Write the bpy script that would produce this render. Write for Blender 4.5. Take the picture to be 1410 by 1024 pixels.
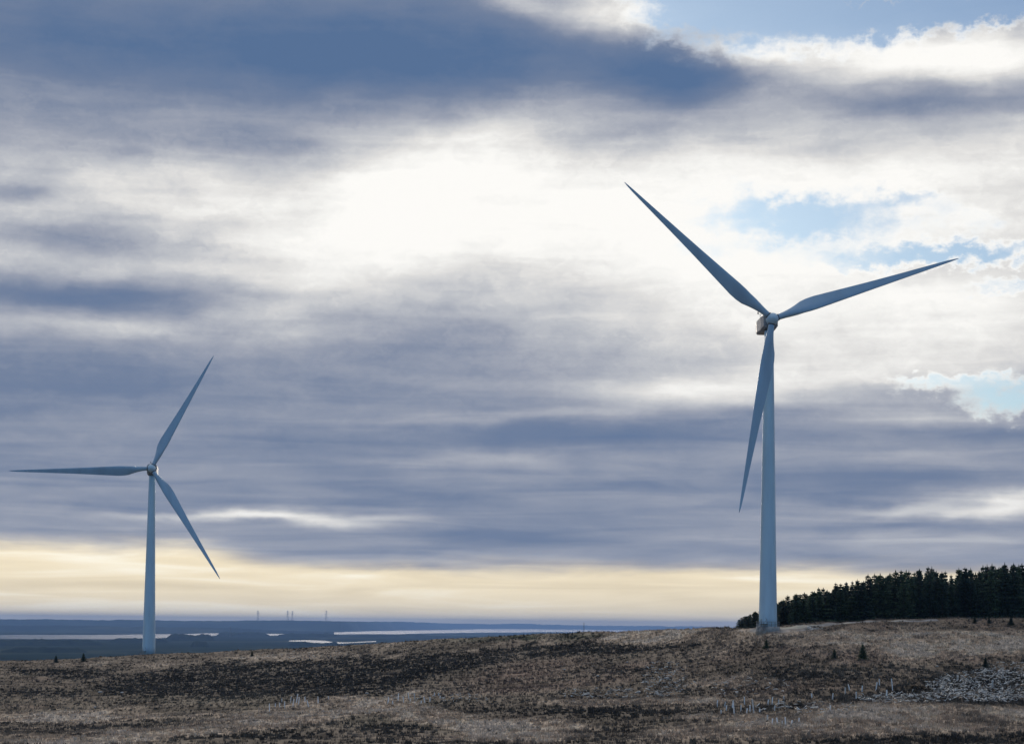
import bpy, math, random
import numpy as np
from mathutils import Vector, Matrix
for o in list(bpy.data.objects): bpy.data.objects.remove(o, do_unlink=True)
scene = bpy.context.scene
C = scene.collection
R = math.radians
rng = np.random.default_rng(7); random.seed(7)

# ------------------------------------------------------------------ camera
F = 2800.0                      # focal length in units of a 1410 wide frame
PITCH, ROLL = R(3.0), 0.010
ppx, ppy = 705.0, 860.0 - F*math.tan(PITCH)
_c, _s = math.cos(ROLL), math.sin(ROLL)
FW = np.array([0, math.cos(PITCH), math.sin(PITCH)])
_u = np.array([0, -math.sin(PITCH), math.cos(PITCH)]); _r = np.array([1., 0, 0])
RT = _c*_r + _s*_u; UP = -_s*_r + _c*_u
def proj(x, y, z):
    d = y*FW[1] + z*FW[2] + x*FW[0]
    a = x*RT[0] + y*RT[1] + z*RT[2]; b = x*UP[0] + y*UP[1] + z*UP[2]
    return ppx + F*a/d, ppy - F*b/d
def ray(px, py):
    v = FW*F + RT*(px-ppx) + UP*(ppy-py); return v/np.linalg.norm(v)
def azel(px, py):
    v = ray(px, py); return math.atan2(v[0], v[1]), math.asin(v[2])
cam = bpy.data.cameras.new('camera'); co = bpy.data.objects.new('camera', cam); C.objects.link(co)
cam.sensor_width = 36.0; cam.lens = 36.0*F/1410.0
cam.shift_y = (ppy-512.0)/1410.0
cam.clip_start = 0.5; cam.clip_end = 120000
M = Matrix.Identity(4)
for i in range(3):
    M[i][0] = RT[i]; M[i][1] = UP[i]; M[i][2] = -FW[i]
co.matrix_world = M
scene.camera = co

# ------------------------------------------------------------------ sky, sun, exposure
SUN_AZ, SUN_EL = azel(600, 285)
scene.view_settings.view_transform = 'Standard'; scene.view_settings.look = 'None'
scene.view_settings.gamma = 1; scene.view_settings.use_curve_mapping = False
scene.view_settings.exposure = 0.0
STR = 0.10
world = bpy.data.worlds.new('World'); scene.world = world; world.use_nodes = True
wt = world.node_tree; wt.nodes.clear()
class NB:
    """small helper that writes node networks"""
    def __init__(s, t): s.t = t
    def new(s, k, **kw):
        n = s.t.nodes.new(k)
        for a, b in kw.items(): setattr(n, a, b)
        return n
    def put(s, sock, v):
        if hasattr(v, 'is_output') or isinstance(v, bpy.types.NodeSocket): s.t.links.new(v, sock)
        else: sock.default_value = v
    def m(s, op, a, b=0.0, c=0.0, clamp=False):
        n = s.new('ShaderNodeMath', operation=op, use_clamp=clamp)
        for i, v in enumerate((a, b, c)): s.put(n.inputs[i], v)
        return n.outputs[0]
    def v(s, op, a, b=None, c=None, out=0):
        n = s.new('ShaderNodeVectorMath', operation=op)
        for i, q in enumerate((a, b, c)):
            if q is not None: s.put(n.inputs[i], q)
        return n.outputs[out]
    def xyz(s, x, y, z):
        n = s.new('ShaderNodeCombineXYZ')
        for i, q in enumerate((x, y, z)): s.put(n.inputs[i], q)
        return n.outputs[0]
    def noise(s, vec, scale, detail=4, rough=.5, lac=2.0, dist=0.0, out=0):
        n = s.new('ShaderNodeTexNoise', noise_dimensions='3D')
        s.put(n.inputs['Vector'], vec); n.inputs['Scale'].default_value = scale
        n.inputs['Detail'].default_value = detail; n.inputs['Roughness'].default_value = rough
        n.inputs['Lacunarity'].default_value = lac; n.inputs['Distortion'].default_value = dist
        return n.outputs[out]
    def ramp(s, fac, stops, interp='LINEAR'):
        n = s.new('ShaderNodeValToRGB'); cr = n.color_ramp; cr.interpolation = interp
        while len(cr.elements) > 1: cr.elements.remove(cr.elements[-1])
        cr.elements[0].position = stops[0][0]; cr.elements[0].color = (*stops[0][1], 1)
        for p, col in stops[1:]:
            e = cr.elements.new(p); e.color = (*col, 1)
        s.put(n.inputs[0], fac); return n.outputs[0]
    def mix(s, f, a, b, blend='MIX'):
        n = s.new('ShaderNodeMix', data_type='RGBA', blend_type=blend)
        s.put(n.inputs[0], f)
        for i, q in ((6, a), (7, b)):
            if isinstance(q, tuple): q = (*q, 1)
            s.put(n.inputs[i], q)
        return n.outputs[2]
    def sstep(s, x, a, b, lo=0., hi=1.):
        n = s.new('ShaderNodeMapRange', interpolation_type='SMOOTHSTEP')
        s.put(n.inputs[0], x)
        for i, q in enumerate((a, b, lo, hi)): n.inputs[i+1].default_value = q
        return n.outputs[0]
w = NB(wt)
tc = w.new('ShaderNodeTexCoord').outputs['Generated']
dirv = w.v('NORMALIZE', tc)
sp = w.new('ShaderNodeSeparateXYZ'); wt.links.new(dirv, sp.inputs[0]); X, Y, Z = sp.outputs
az = w.m('MULTIPLY', w.m('ARCTAN2', X, Y), 180/math.pi)
el = w.m('MULTIPLY', w.m('ARCSINE', Z), 180/math.pi)
zc = w.m('ADD', w.m('MAXIMUM', Z, 0.0), 0.05)
P = w.xyz(w.m('DIVIDE', X, zc), w.m('DIVIDE', Y, zc), 0.0)           # cloud deck seen in perspective
A = w.xyz(az, el, 0.0)
# soft and fine warps (degrees)
wn = w.noise(w.v('MULTIPLY', P, (.5, 1, 1)), 0.5, 3, .45, out=1)
wn = w.v('MULTIPLY', w.v('SUBTRACT', wn, (.5, .5, .5)), (4.0, 1.0, 0))
wf = w.noise(w.v('MULTIPLY', A, (.34, .85, 1)), 1.3, 6, .52, out=1)
wf = w.v('MULTIPLY', w.v('SUBTRACT', wf, (.5, .5, .5)), (1.9, .65, 0))
AW = w.v('ADD', w.v('ADD', A, wn), wf)
AF = w.v('ADD', A, w.v('SCALE', wf, None)); 
AF.node.inputs[1].default_value = (0, 0, 0)
wf2 = w.v('MULTIPLY', w.v('SUBTRACT', w.noise(w.v('MULTIPLY', A, (.7, 1.0, 1)), 2.2, 7, .62, out=1), (.5, .5, .5)), (2.2, 1.5, 0))
AF = w.v('ADD', A, wf2)
D = 180/math.pi
def blobs(coord, base, lst):
    acc = base; c0 = coord
    for i, b in enumerate(lst):
        if i % 4 == 3:      # chained so that the shader evaluates them in turn
            coord = w.v('MULTIPLY_ADD', acc, (1e-7, 0, 0), c0)
        x, y, rx, ry, amp = b[:5]; ang = b[5] if len(b) > 5 else 0
        a, e = azel(x, y)
        mp = w.new('ShaderNodeMapping', vector_type='TEXTURE')
        w.put(mp.inputs[0], coord)
        mp.inputs['Location'].default_value = (a*D, e*D, 0)
        mp.inputs['Rotation'].default_value = (0, 0, R(ang))
        mp.inputs['Scale'].default_value = (rx/F*D, ry/F*D, 1)
        d = w.v('DOT_PRODUCT', mp.outputs[0], mp.outputs[0], out=1)
        acc = w.m('MULTIPLY_ADD', w.m('POWER', 0.36788, d), amp, acc)
    return acc
# ---- brightness of the cloud deck, base by elevation then local masses
def er(y): return azel(705, y)[1]*D
base = w.new('ShaderNodeFloatCurve')
cv = base.mapping.curves[0]
pts = [(-5, .5), (er(850), .84), (er(788), .82), (er(773), .34), (er(700), .30), (er(600), .30), (er(520), .34), (er(450), .50), (er(380), .68),
       (er(300), .74), (er(220), .66), (er(150), .46), (er(60), .36), (er(-60), .42), (28, .62), (60, .72), (90, .72)]
while len(cv.points) > 2: cv.points.remove(cv.points[1])
cv.points[0].location = ((pts[0][0]+10)/100, pts[0][1]); cv.points[1].location = ((pts[-1][0]+10)/100, pts[-1][1])
for p in pts[1:-1]: cv.points.new((p[0]+10)/100, p[1])
base.mapping.update()
sw = w.new('ShaderNodeSeparateXYZ'); wt.links.new(AW, sw.inputs[0])
sa = w.new('ShaderNodeSeparateXYZ'); wt.links.new(A, sa.inputs[0])
# keep the warp small close to the horizon
elw = w.m('ADD', sa.outputs[1], w.m('MULTIPLY', w.m('SUBTRACT', sw.outputs[1], sa.outputs[1]), w.sstep(sa.outputs[1], 0.3, 4.0, .12, 1.0)))
s0 = w.noise(w.v('MULTIPLY', A, (.22, 1.2, 1)), 1.0, 6, .55, dist=.4)
elb = w.m('SUBTRACT', elw, w.sstep(az, -9.5, -5.5, .50, 0.0))
elb = w.m('ADD', elb, w.m('MULTIPLY', w.m('SUBTRACT', s0, .5), .75))
wt.links.new(w.m('DIVIDE', w.m('ADD', elb, 10.0), 100.0), base.inputs['Value'])
AWH = w.xyz(sw.outputs[0], elw, 0.0)
t = blobs(AWH, base.outputs[0], [
    # upper dark bank
    (150, 60, 420, 75, -.30), (560, 60, 260, 80, -.26), (950, 92, 120, 48, -.40), (740, 95, 130, 55, -.14), (0, 130, 260, 50, -.06),
    (1290, 140, 180, 26, -.24), (1080, 120, 60, 40, .12), (1260, 175, 220, 30, .08),
    # white tops of the bank
    (860, 12, 90, 24, .55), (1060, 62, 90, 20, .50), (1240, 75, 150, 28, .55), (1400, 70, 120, 40, .50), (720, 0, 50, 12, .3),
    # bright break in the middle
    (610, 285, 230, 85, .22), (1130, 290, 320, 90, .14), (1000, 368, 170, 28, .20), (1320, 420, 160, 30, .12), (420, 265, 60, 60, -.16, -30), (230, 235, 120, 28, .12), (690, 185, 150, 45, .26, 20), (470, 320, 150, 65, .22), (900, 300, 220, 70, .16), (1100, 230, 300, 30, .10),
    (840, 190, 110, 20, -.14), (1180, 205, 130, 16, -.16),
    # left side patches
    (160, 185, 280, 44, -.26), (100, 335, 140, 24, -.34), (40, 268, 70, 16, -.28), (390, 200, 90, 30, -.12), (140, 375, 200, 12, .06),
    (100, 415, 220, 26, -.34), (390, 395, 120, 16, .08), (140, 458, 260, 13, .26), (330, 440, 130, 14, .22, 8), (-40, 240, 120, 60, -.10),
    # middle
    (620, 395, 130, 26, -.14), (680, 465, 200, 40, -.06), (480, 520, 200, 26, -.02), (80, 520, 240, 40, -.12), (280, 460, 60, 10, -.16),
    (960, 480, 200, 40, .12), (1160, 450, 300, 70, .36), (950, 535, 140, 18, .42), (1180, 515, 210, 28, .32), (1400, 470, 130, 40, .20), (1050, 550, 200, 10, .15),
    (720, 572, 220, 9, .18, 3), (640, 640, 140, 14, .16), (800, 602, 200, 20, -.16), (1400, 605, 130, 14, -.12), (1280, 580, 120, 14, .26),
    (1240, 640, 160, 12, .10), (1200, 668, 170, 16, -.10), (1240, 702, 140, 9, .42), (1400, 690, 100, 13, .50), (1250, 740, 250, 16, .20),
    (365, 713, 150, 8, .66), (90, 560, 120, 20, .04), (470, 640, 150, 60, -.05), (110, 745, 150, 6, .10), (20, 700, 90, 10, .05), (200, 752, 160, 10, .16),
    (760, 720, 240, 30, -.06), (900, 640, 120, 20, .04),
    # low band
    (150, 805, 200, 6, -.14), (820, 806, 120, 7, -.16), (60, 760, 140, 8, .12), (1300, 775, 180, 10, -.05), (100, 846, 300, 4, -.22),
])
s1 = w.noise(w.v('MULTIPLY', P, (.6, 1, 1)), .8, 7, .50, out=0)
s2 = w.noise(w.v('MULTIPLY', AWH, (.27, 1.0, 1)), 1.0, 8, .55, dist=.6, out=0)
s3 = w.noise(w.v('MULTIPLY', A, (.16, 2.3, 1)), 1.0, 6, .45, dist=.8, out=0)
s4 = w.noise(w.v('MULTIPLY', AF, (.8, 1.5, 1)), 1.1, 8, .62, dist=.2, out=0)
tl = t; t = w.m('MULTIPLY', t, 0.0)
t = w.m('ADD', t, w.m('MULTIPLY', w.m('SUBTRACT', s1, .5), w.sstep(sa.outputs[1], 1.5, 10.5, .02, .30)))
t = w.m('ADD', t, w.m('MULTIPLY', w.m('SUBTRACT', s2, .5), w.sstep(sa.outputs[1], .8, 3.0, .12, .30)))
t = w.m('ADD', t, w.m('MULTIPLY', w.m('SUBTRACT', s3, .5), w.sstep(sa.outputs[1], .8, 8.0, .60, .16)))
t = w.m('ADD', t, w.m('MULTIPLY', w.m('SUBTRACT', s4, .5), w.sstep(sa.outputs[1], 1.5, 9.0, 0.04, .24)))
# ---- openings
t = w.m('MULTIPLY_ADD', t, w.sstep(tl, .10, .55, .55, 1.2), tl)
h = blobs(w.v('MULTIPLY_ADD', t, (1e-8, 0, 0), AF), w.m('MULTIPLY', t, 1e-7), [
    (1090, 14, 165, 50, 1.35), (1250, 22, 110, 22, 1.0), (960, 8, 60, 26, .9), (1395, 5, 70, 18, .9), (1190, 3, 70, 6, -.7), (900, -60, 120, 40, .6), (1200, -80, 300, 60, 1.0),
    (1120, 303, 105, 36, 1.1), (1075, 285, 70, 14, .2), (1250, 275, 50, 14, .5), (1340, 350, 110, 17, .95), (1200, 358, 110, 13, .5), (1000, 300, 60, 30, .35),
    (1395, 548, 70, 24, 1.05), (1280, 528, 60, 10, .6), (1390, 395, 60, 10, .5), (960, 345, 60, 12, .3), (1340, 300, 60, 20, .3)])
hl = w.sstep(h, .02, .40)
hn = w.noise(w.v('MULTIPLY', A, (.6, 1.0, 1)), 1.5, 7, .58)
h = w.m('ADD', h, w.m('MULTIPLY', w.m('SUBTRACT', hn, .5), .9))
t = w.m('ADD', t, w.m('MULTIPLY', hl, w.sstep(h, -.10, .60, 0, .32)))
t = w.m('MINIMUM', w.m('MAXIMUM', t, 0.0), 1.0)
K = 1.0/STR
def k(c): return tuple(q*K for q in c)
cool = w.ramp(t, [(0, (.095, .165, .305)), (.2, (.172, .224, .338)), (.4, (.34, .368, .445)), (.6, (.53, .545, .58)), (.78, (.76, .75, .735)), (.92, (.93, .92, .89)), (1, (1.0, .985, .95))])
warm = w.ramp(t, [(0, (.22, .26, .34)), (.4, (.56, .49, .40)), (.65, (.86, .73, .50)), (.85, (1.02, .88, .62)), (1, (1.14, 1.06, .86))])
wm = w.sstep(elb, er(800), er(762), 1.0, 0.0)
cloud = w.mix(wm, cool, warm)
cloud = w.v('SCALE', cloud); cloud.node.inputs['Scale'].default_value = K
# ---- clear sky behind
sky = w.new('ShaderNodeTexSky', sky_type='NISHITA')
sky.sun_disc = False; sky.sun_elevation = SUN_EL; sky.sun_rotation = SUN_AZ
sky.altitude = 300; sky.air_density = 1.0; sky.dust_density = .6; sky.ozone_density = 2.0
blue = w.mix(1.0, sky.outputs[0], (.44, .60, .82), 'MULTIPLY')
hole = w.sstep(h, .14, 1.0, 0, .92)
# broken cloud and clear blue sky on the side away from the sun
away = w.sstep(w.m('ABSOLUTE', az), 50, 100)
bn = w.noise(w.v('MULTIPLY', dirv, (1, 1, 2.5)), 2.2, 6, .6)
clear = w.m('MULTIPLY', w.m('MULTIPLY', away, w.sstep(bn, .68, .56, 0, 1)), w.sstep(el, 75, 40, 0, 1))
hole = w.m('MAXIMUM', hole, clear)
blue = w.v('SCALE', blue); wt.links.new(w.m('MULTIPLY_ADD', away, .8, 1.0), blue.node.inputs['Scale'])
final = w.mix(hole, cloud, blue)
bg = w.new('ShaderNodeBackground'); wt.links.new(final, bg.inputs[0]); bg.inputs[1].default_value = STR
ow = w.new('ShaderNodeOutputWorld'); wt.links.new(bg.outputs[0], ow.inputs[0])
sun = bpy.data.lights.new('sun', 'SUN'); sun.energy = 1.8; sun.angle = R(18); sun.color = (1.0, .90, .78)
so = bpy.data.objects.new('sun', sun); C.objects.link(so)
sd = Vector((math.sin(SUN_AZ)*math.cos(SUN_EL), math.cos(SUN_AZ)*math.cos(SUN_EL), math.sin(SUN_EL)))
so.rotation_euler = sd.to_track_quat('Z', 'Y').to_euler(); so.location = sd*200

# ------------------------------------------------------------------ helpers
def link(name, me, parent=None, mats=()):
    o = bpy.data.objects.new(name, me); C.objects.link(o)
    if parent: o.parent = parent
    if me:
        for m_ in mats: me.materials.append(m_)
    return o
def tag(o, label=None, cat=None, group=None, kind=None):
    if label: o['label'] = label
    if cat: o['category'] = cat
    if group: o['group'] = group
    if kind: o['kind'] = kind
    return o
def mesh_np(name, V, Fq, smooth=False):
    """vertices (n,3) and faces (m,k) as one mesh"""
    V = np.asarray(V, np.float32); Fq = np.asarray(Fq, np.int32); me = bpy.data.meshes.new(name)
    n, kk = Fq.shape
    me.vertices.add(len(V)); me.vertices.foreach_set('co', V.ravel())
    me.loops.add(n*kk); me.loops.foreach_set('vertex_index', Fq.ravel())
    me.polygons.add(n); me.polygons.foreach_set('loop_start', np.arange(0, n*kk, kk, dtype=np.int32))
    me.update(calc_edges=True)
    if smooth: me.polygons.foreach_set('use_smooth', np.ones(n, bool))
    me.validate(); return me
def attr(me, name, data):
    if data.ndim == 1:
        a = me.attributes.new(name, 'FLOAT', 'POINT'); a.data.foreach_set('value', data.astype(np.float32))
    else:
        a = me.attributes.new(name, 'FLOAT_COLOR', 'POINT')
        a.data.foreach_set('color', np.c_[data, np.ones(len(data))].astype(np.float32).ravel())
class MB:
    """collects polygons into one mesh"""
    def __init__(s): s.v = []; s.f = []; s.sm = []
    def ring_loft(s, rings, cap=True, smooth=True):
        b = len(s.v); n = len(rings[0])
        for r_ in rings: s.v += [tuple(p) for p in r_]
        for i in range(len(rings)-1):
            for j in range(n):
                a = b+i*n+j; c = b+i*n+(j+1) % n
                s.f.append((a, c, c+n, a+n)); s.sm.append(smooth)
        if cap:
            s.f.append(tuple(b+j for j in reversed(range(n)))); s.sm.append(False)
            q = b+(len(rings)-1)*n; s.f.append(tuple(q+j for j in range(n))); s.sm.append(False)
    def lathe(s, prof, n=40, c=(0, 0, 0), smooth=True):
        s.ring_loft([[(c[0]+r_*math.cos(2*math.pi*j/n), c[1]+r_*math.sin(2*math.pi*j/n), c[2]+z) for j in range(n)] for r_, z in prof], True, smooth)
    def tube(s, p0, p1, r0, r1=None, n=8):
        r1 = r0 if r1 is None else r1
        p0, p1 = Vector(p0), Vector(p1); q = (p1-p0).to_track_quat('Z', 'Y')
        s.ring_loft([[p+q @ Vector((r_*math.cos(2*math.pi*j/n), r_*math.sin(2*math.pi*j/n), 0)) for j in range(n)] for p, r_ in ((p0, r0), (p1, r1))])
    def box(s, c, d, rot=None, bev=0.0):
        x, y, z = (q/2 for q in d); m_ = rot or Matrix.Identity(3)
        def P_(a): return tuple(Vector(c)+m_ @ Vector(a))
        if bev <= 0:
            prof = [(-x, -y), (x, -y), (x, y), (-x, y)]
            rings = [[P_((a, b_, zz)) for a, b_ in prof] for zz in (-z, z)]
        else:
            def rr(ix): 
                xx, yy = x-ix, y-ix; k_ = bev
                return [(-xx+k_, -yy), (xx-k_, -yy), (xx, -yy+k_), (xx, yy-k_), (xx-k_, yy), (-xx+k_, yy), (-xx, yy-k_), (-xx, -yy+k_)]
            rings = [[P_((a, b_, zz)) for a, b_ in rr(ix)] for ix, zz in ((bev*.7, -z), (0, -z+bev), (0, z-bev), (bev*.7, z))]
        s.ring_loft(rings, True, False)
    def build(s, name, mat, parent=None):
        me = bpy.data.meshes.new(name); me.from_pydata([tuple(p) for p in s.v], [], s.f)
        me.polygons.foreach_set('use_smooth', s.sm); me.update()
        return link(name, me, parent, [mat])
def newmat(name):
    m_ = bpy.data.materials.new(name); m_.use_nodes = True; nt = m_.node_tree
    b = nt.nodes['Principled BSDF']; return m_, NB(nt), b
def painted(name, col, rough=.45, dirt=.12, scale=.6, spec=.4):
    m_, n, b = newmat(name)
    co_ = n.new('ShaderNodeTexCoord').outputs['Object']
    a = n.noise(n.v('MULTIPLY', co_, (1, 1, .12)), scale, 6, .6)
    f = n.sstep(a, .35, .75)
    dk = tuple(q*(1-dirt*2)*(1 if i else 1.03) for i, q in enumerate(col))
    n.put(b.inputs['Base Color'], n.mix(f, col, dk))
    n.put(b.inputs['Roughness'], n.m('MULTIPLY_ADD', a, .25, rough-.1))
    b.inputs['Specular IOR Level'].default_value = spec
    return m_

# value noise, fractal, in numpy
def vnoise(x, y, seed=0):
    xi = np.floor(x).astype(np.int64); yi = np.floor(y).astype(np.int64); fx = x-xi; fy = y-yi
    fx = fx*fx*fx*(fx*(fx*6-15)+10); fy = fy*fy*fy*(fy*(fy*6-15)+10)
    def hsh(a, b):
        q = (a*374761393 + b*668265263 + seed*974634777) & 0xffffffff
        q = ((q ^ (q >> 13))*1274126177) & 0xffffffff; q = (q ^ (q >> 16)) & 0xffffffff
        return q/4294967295.0
    return (hsh(xi, yi)*(1-fx)+hsh(xi+1, yi)*fx)*(1-fy) + (hsh(xi, yi+1)*(1-fx)+hsh(xi+1, yi+1)*fx)*fy
def fbm(x, y, o=4, seed=0, g=.5):
    s_ = 0; a = 1; tt = 0
    for i in range(o):
        s_ = s_ + a*vnoise(x*2**i+17.3*i, y*2**i-9.1*i, seed+i); tt += a; a *= g
    return s_/tt-.5

# ------------------------------------------------------------------ terrain height
CREST = [(-300, 918), (0, 910), (100, 908), (201, 901), (300, 898), (400, 893), (500, 887), (600, 880), (700, 875.5), (800, 871), (900, 868), (1000, 865),
         (1050, 865), (1075, 863), (1100, 859), (1150, 856), (1200, 853), (1300, 851), (1410, 852), (1700, 850)]
_ca = []; _ce = []
for px_, py_ in CREST:
    v = ray(px_, py_); _ca.append(math.atan2(v[0], v[1])); _ce.append(v[2]/math.hypot(v[0], v[1]))
_ra = [azel(q, 860)[0] for q in (-300, 0, 201, 400, 700, 1000, 1058, 1200, 1410, 1700)]
_rr = [620, 620, 625, 600, 540, 450, 424, 432, 440, 440]
PLAIN = -100.0
def base_z(x, y):
    r = np.hypot(x, y)+1e-6; a = np.arctan2(x, y)
    ec = np.interp(a, _ca, _ce); rc = np.interp(a, _ra, _rr)
    back = np.clip((np.abs(a)-R(25))/R(30), 0, 1)
    e0 = -.0655
    s_ = np.clip((r-200)/(rc-200), 0, 1)
    e_mid = e0+(ec-e0)*s_**.95
    z = np.where(r < 200, -1.7-.057*r, e_mid*r)
    dr = np.clip(r-rc, 0, None)
    z = np.where(r > rc, ec*r - .034*dr*dr/(dr+40), z)
    z = z*(1-back)+(-1.7-.012*r)*back
    return np.maximum(z, PLAIN-2.5)
def ground_z(x, y, fine=True):
    r = np.hypot(x, y); z = base_z(x, y); a = np.arctan2(x, y)
    rc = np.interp(a, _ra, _rr)
    s_ = np.clip((r-200)/(rc-200), 0, 1); env = 4*s_*(1-s_)
    near = np.clip(r/60, 0, 1); far = np.clip(1-(r-900)/900, 0, 1)
    z = z + env*fbm(x/60+.37, y/85, 3, 3)*2.8 + far*near*fbm(x/9, y/11, 3, 11)*.75
    if fine: z = z + far*near*(fbm(x/2.2, y/2.6, 3, 23)*.42)
    return z
def ground_hit(px, py, fine=False):
    """where the line of sight meets the moor"""
    v = ray(px, py); hz = math.hypot(v[0], v[1]); rr = np.linspace(205, 720, 2600)
    xs = v[0]/hz*rr; ys = v[1]/hz*rr; zs = v[2]/hz*rr
    g = ground_z(xs, ys, fine); i = np.argmax(zs <= g)
    if not (zs <= g).any(): i = int(np.argmin(zs-g))
    return xs[i], ys[i], g[i]

# ------------------------------------------------------------------ vegetation cover of the moor
def gb(px, py, cx, cy, rx, ry, ang=0.0):
    c, s_ = math.cos(R(ang)), math.sin(R(ang)); dx = px-cx; dy = py-cy
    return np.exp(-(((dx*c+dy*s_)/rx)**2+((-dx*s_+dy*c)/ry)**2))
def polyband(px, py, pts, wid):
    xs = [p[0] for p in pts]; ys = [p[1] for p in pts]; ws = [p[2] for p in pts] if len(pts[0]) > 2 else [wid]*len(pts)
    yy = np.interp(px, xs, ys); ww = np.interp(px, xs, ws)
    inside = ((px > xs[0]-30) & (px < xs[-1]+30))
    return np.exp(-((py-yy)/ww)**4)*inside
def cover(x, y):
    """plant cover at a place: heather, straw grass, rusty bracken, green moss (0..1)"""
    px, py = proj(x, y, base_z(x, y))
    n1 = fbm(x/14, y/30, 4, 40, .6); n2 = fbm(x/5, y/9, 4, 50, .6); n3 = fbm(x/40, y/70, 3, 60)
    px_o, py_o = px, py; px = px+n1*60+n2*20; py = py+n1*14+n2*8; pxs = px_o+n1*25+n2*8; pys = py_o+n1*6+n2*3
    dark = .18+1.0*n1+.5*n2+.5*n3
    dark = dark + .85*polyband(px, py, [(60, 928, 5), (160, 940, 16), (300, 935, 20), (420, 926, 22), (520, 922, 22), (620, 913, 14), (720, 900, 9), (900, 889, 6), (1060, 884, 4), (1410, 878, 2)], 10)
    dark = dark + .8*gb(px, py, 330, 955, 190, 12)+.6*gb(px, py, 520, 948, 90, 14, -14)+.4*gb(px, py, 60, 955, 110, 8)
    dark = dark + .7*gb(px, py, 860, 984, 130, 8)+.8*gb(px, py, 1380, 971, 120, 5)+.6*gb(px, py, 1130, 930, 110, 14)+.6*gb(px, py, 1150, 975, 110, 9, -8)
    dark = dark + .6*gb(px, py, 1330, 1023, 160, 6)+.5*gb(px, py, 560, 1004, 110, 9)+.5*gb(px, py, 100, 1000, 160, 9)+.4*gb(px, py, 1060, 888, 40, 8)+.3*gb(px, py, 900, 945, 80, 22)
    dark = dark + .4*gb(px, py, 700, 978, 90, 6)+.4*gb(px, py, 330, 1020, 120, 6)
    pale = .02+.8*fbm(x/10, y/24, 4, 70, .6)+.5*n3
    for b in ((320, 1000, 170, 9, 1.3, -6), (430, 985, 110, 4, .9, -8), (600, 990, 90, 9, 1.3, 8), (690, 1008, 60, 7, .9, 10), (560, 962, 30, 2, .6, -20), (60, 985, 130, 9, .5), (1250, 993, 230, 16, .85), (900, 967, 150, 5, .8), (1180, 878, 330, 9, .75),
              (980, 871, 120, 4, .5), (420, 903, 110, 6, .6), (120, 915, 140, 6, .4), (1050, 1012, 150, 8, .7), (700, 1015, 150, 8, .4), (1330, 895, 130, 14, .5), (30, 1020, 100, 6, .4), (440, 975, 60, 5, .6, -8),
              (1010, 993, 70, 3, .8), (760, 1000, 70, 6, .4), (1000, 940, 60, 8, .3)):
        pale = pale + 1.35*b[4]*gb(pxs, pys, b[0], b[1], b[2], b[3], b[5] if len(b) > 5 else 0)
    rust = .05+.6*fbm(x/12, y/20, 3, 80)+.55*gb(px, py, 770, 928, 130, 20, -6)+.35*gb(px, py, 1280, 900, 200, 16)+.25*gb(px, py, 1130, 950, 120, 20)+.2*gb(px, py, 700, 960, 100, 10)
    dark = dark + .8*gb(px, py, 1370, 942, 90, 24)+.5*gb(px, py, 780, 878, 130, 4)
    green = .9*gb(px, py, 790, 877, 140, 5)+.15*gb(px, py, 300, 975, 300, 20)+.3*fbm(x/18, y/25, 3, 90)
    cl = lambda q: np.clip(q, 0, 1)
    dark = cl((dark-.25)*1.15)*.9; pale = cl((pale-.20)*2.8); dark = dark*(1-.6*pale); pale = pale*(1-.6*dark); rust = cl((rust-.1)*1.5)*(1-.6*dark); green = cl(green*1.4)
    ox, oy = proj(x, y, base_z(x, y)); ox = ox+n2*4; oy = oy+n2*1.5
    grav = np.maximum(polyband(ox, oy, [(1062, 867, 1.6), (1110, 861.5, 1.6), (1180, 856, 1.5), (1260, 853.5, 1.2)], 2), gb(ox, oy, 1060, 868, 26, 2.2)); grav = np.maximum(grav, gb(ox, oy, 1106, 866.5, 12, 1.6))
    grav = cl(grav*1.2)
    return dark*(1-grav), pale*(1-grav), rust*(1-grav), green*(1-grav), grav
BASE = np.array([.152, .117, .085]); HEATH = np.array([.075, .060, .045]); STRAW = np.array([.50, .385, .28]); RUST = np.array([.18, .118, .088]); GRAVEL = np.array([.30, .285, .27]); GREEN = np.array([.035, .052, .028])
def cover_rgb(x, y):
    d, p, r_, g, gr_ = cover(x, y)
    c = np.repeat(BASE[None], len(x), 0)
    for m_, col in ((r_, RUST), (g, GREEN), (p, STRAW), (d, HEATH), (gr_, GRAVEL)): c = c*(1-m_[:, None])+col*m_[:, None]
    v_ = np.exp(1.7*fbm(x/5, y/7, 3, 140, .6)+0.9*fbm(x/1.7, y/2.2, 2, 150)+1.2*fbm(x/16, y/26, 3, 160))
    v_ = np.minimum(v_, 1.25+.5*v_/(1+v_)); return np.minimum(c*v_[:, None], np.array([.50, .42, .335]))

# moor sheet: polar grid, fine inside the view
azs = np.concatenate([np.linspace(-180, -24, 40)[:-1], np.linspace(-24, -18.4, 40)[:-1], np.linspace(-18.4, 18.4, 880), np.linspace(18.4, 24, 40)[1:], np.linspace(24, 180, 40)[1:]])
rs = np.concatenate([[0.5, 3, 8, 15, 25, 40, 60, 80, 100, 120, 140, 160, 175, 190], np.arange(200, 660, .8), np.linspace(660, 1200, 60)[1:], np.linspace(1200, 6000, 60)[1:]])
Az, Rg = np.meshgrid(np.radians(azs), rs); gx = (np.sin(Az)*Rg).ravel(); gy = (np.cos(Az)*Rg).ravel()
gz = ground_z(gx, gy)
na = len(azs); nr = len(rs)
ii = np.arange(nr-1)[:, None]*na+np.arange(na-1)[None]
q = np.stack([ii, ii+1, ii+na+1, ii+na], -1).reshape(-1, 4)[:, ::-1]
me = mesh_np('moorland', np.c_[gx, gy, gz], q, True)
cc = cover_rgb(gx, gy)
attr(me, 'plants', cc)
mat, n, b = newmat('moor')
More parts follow.
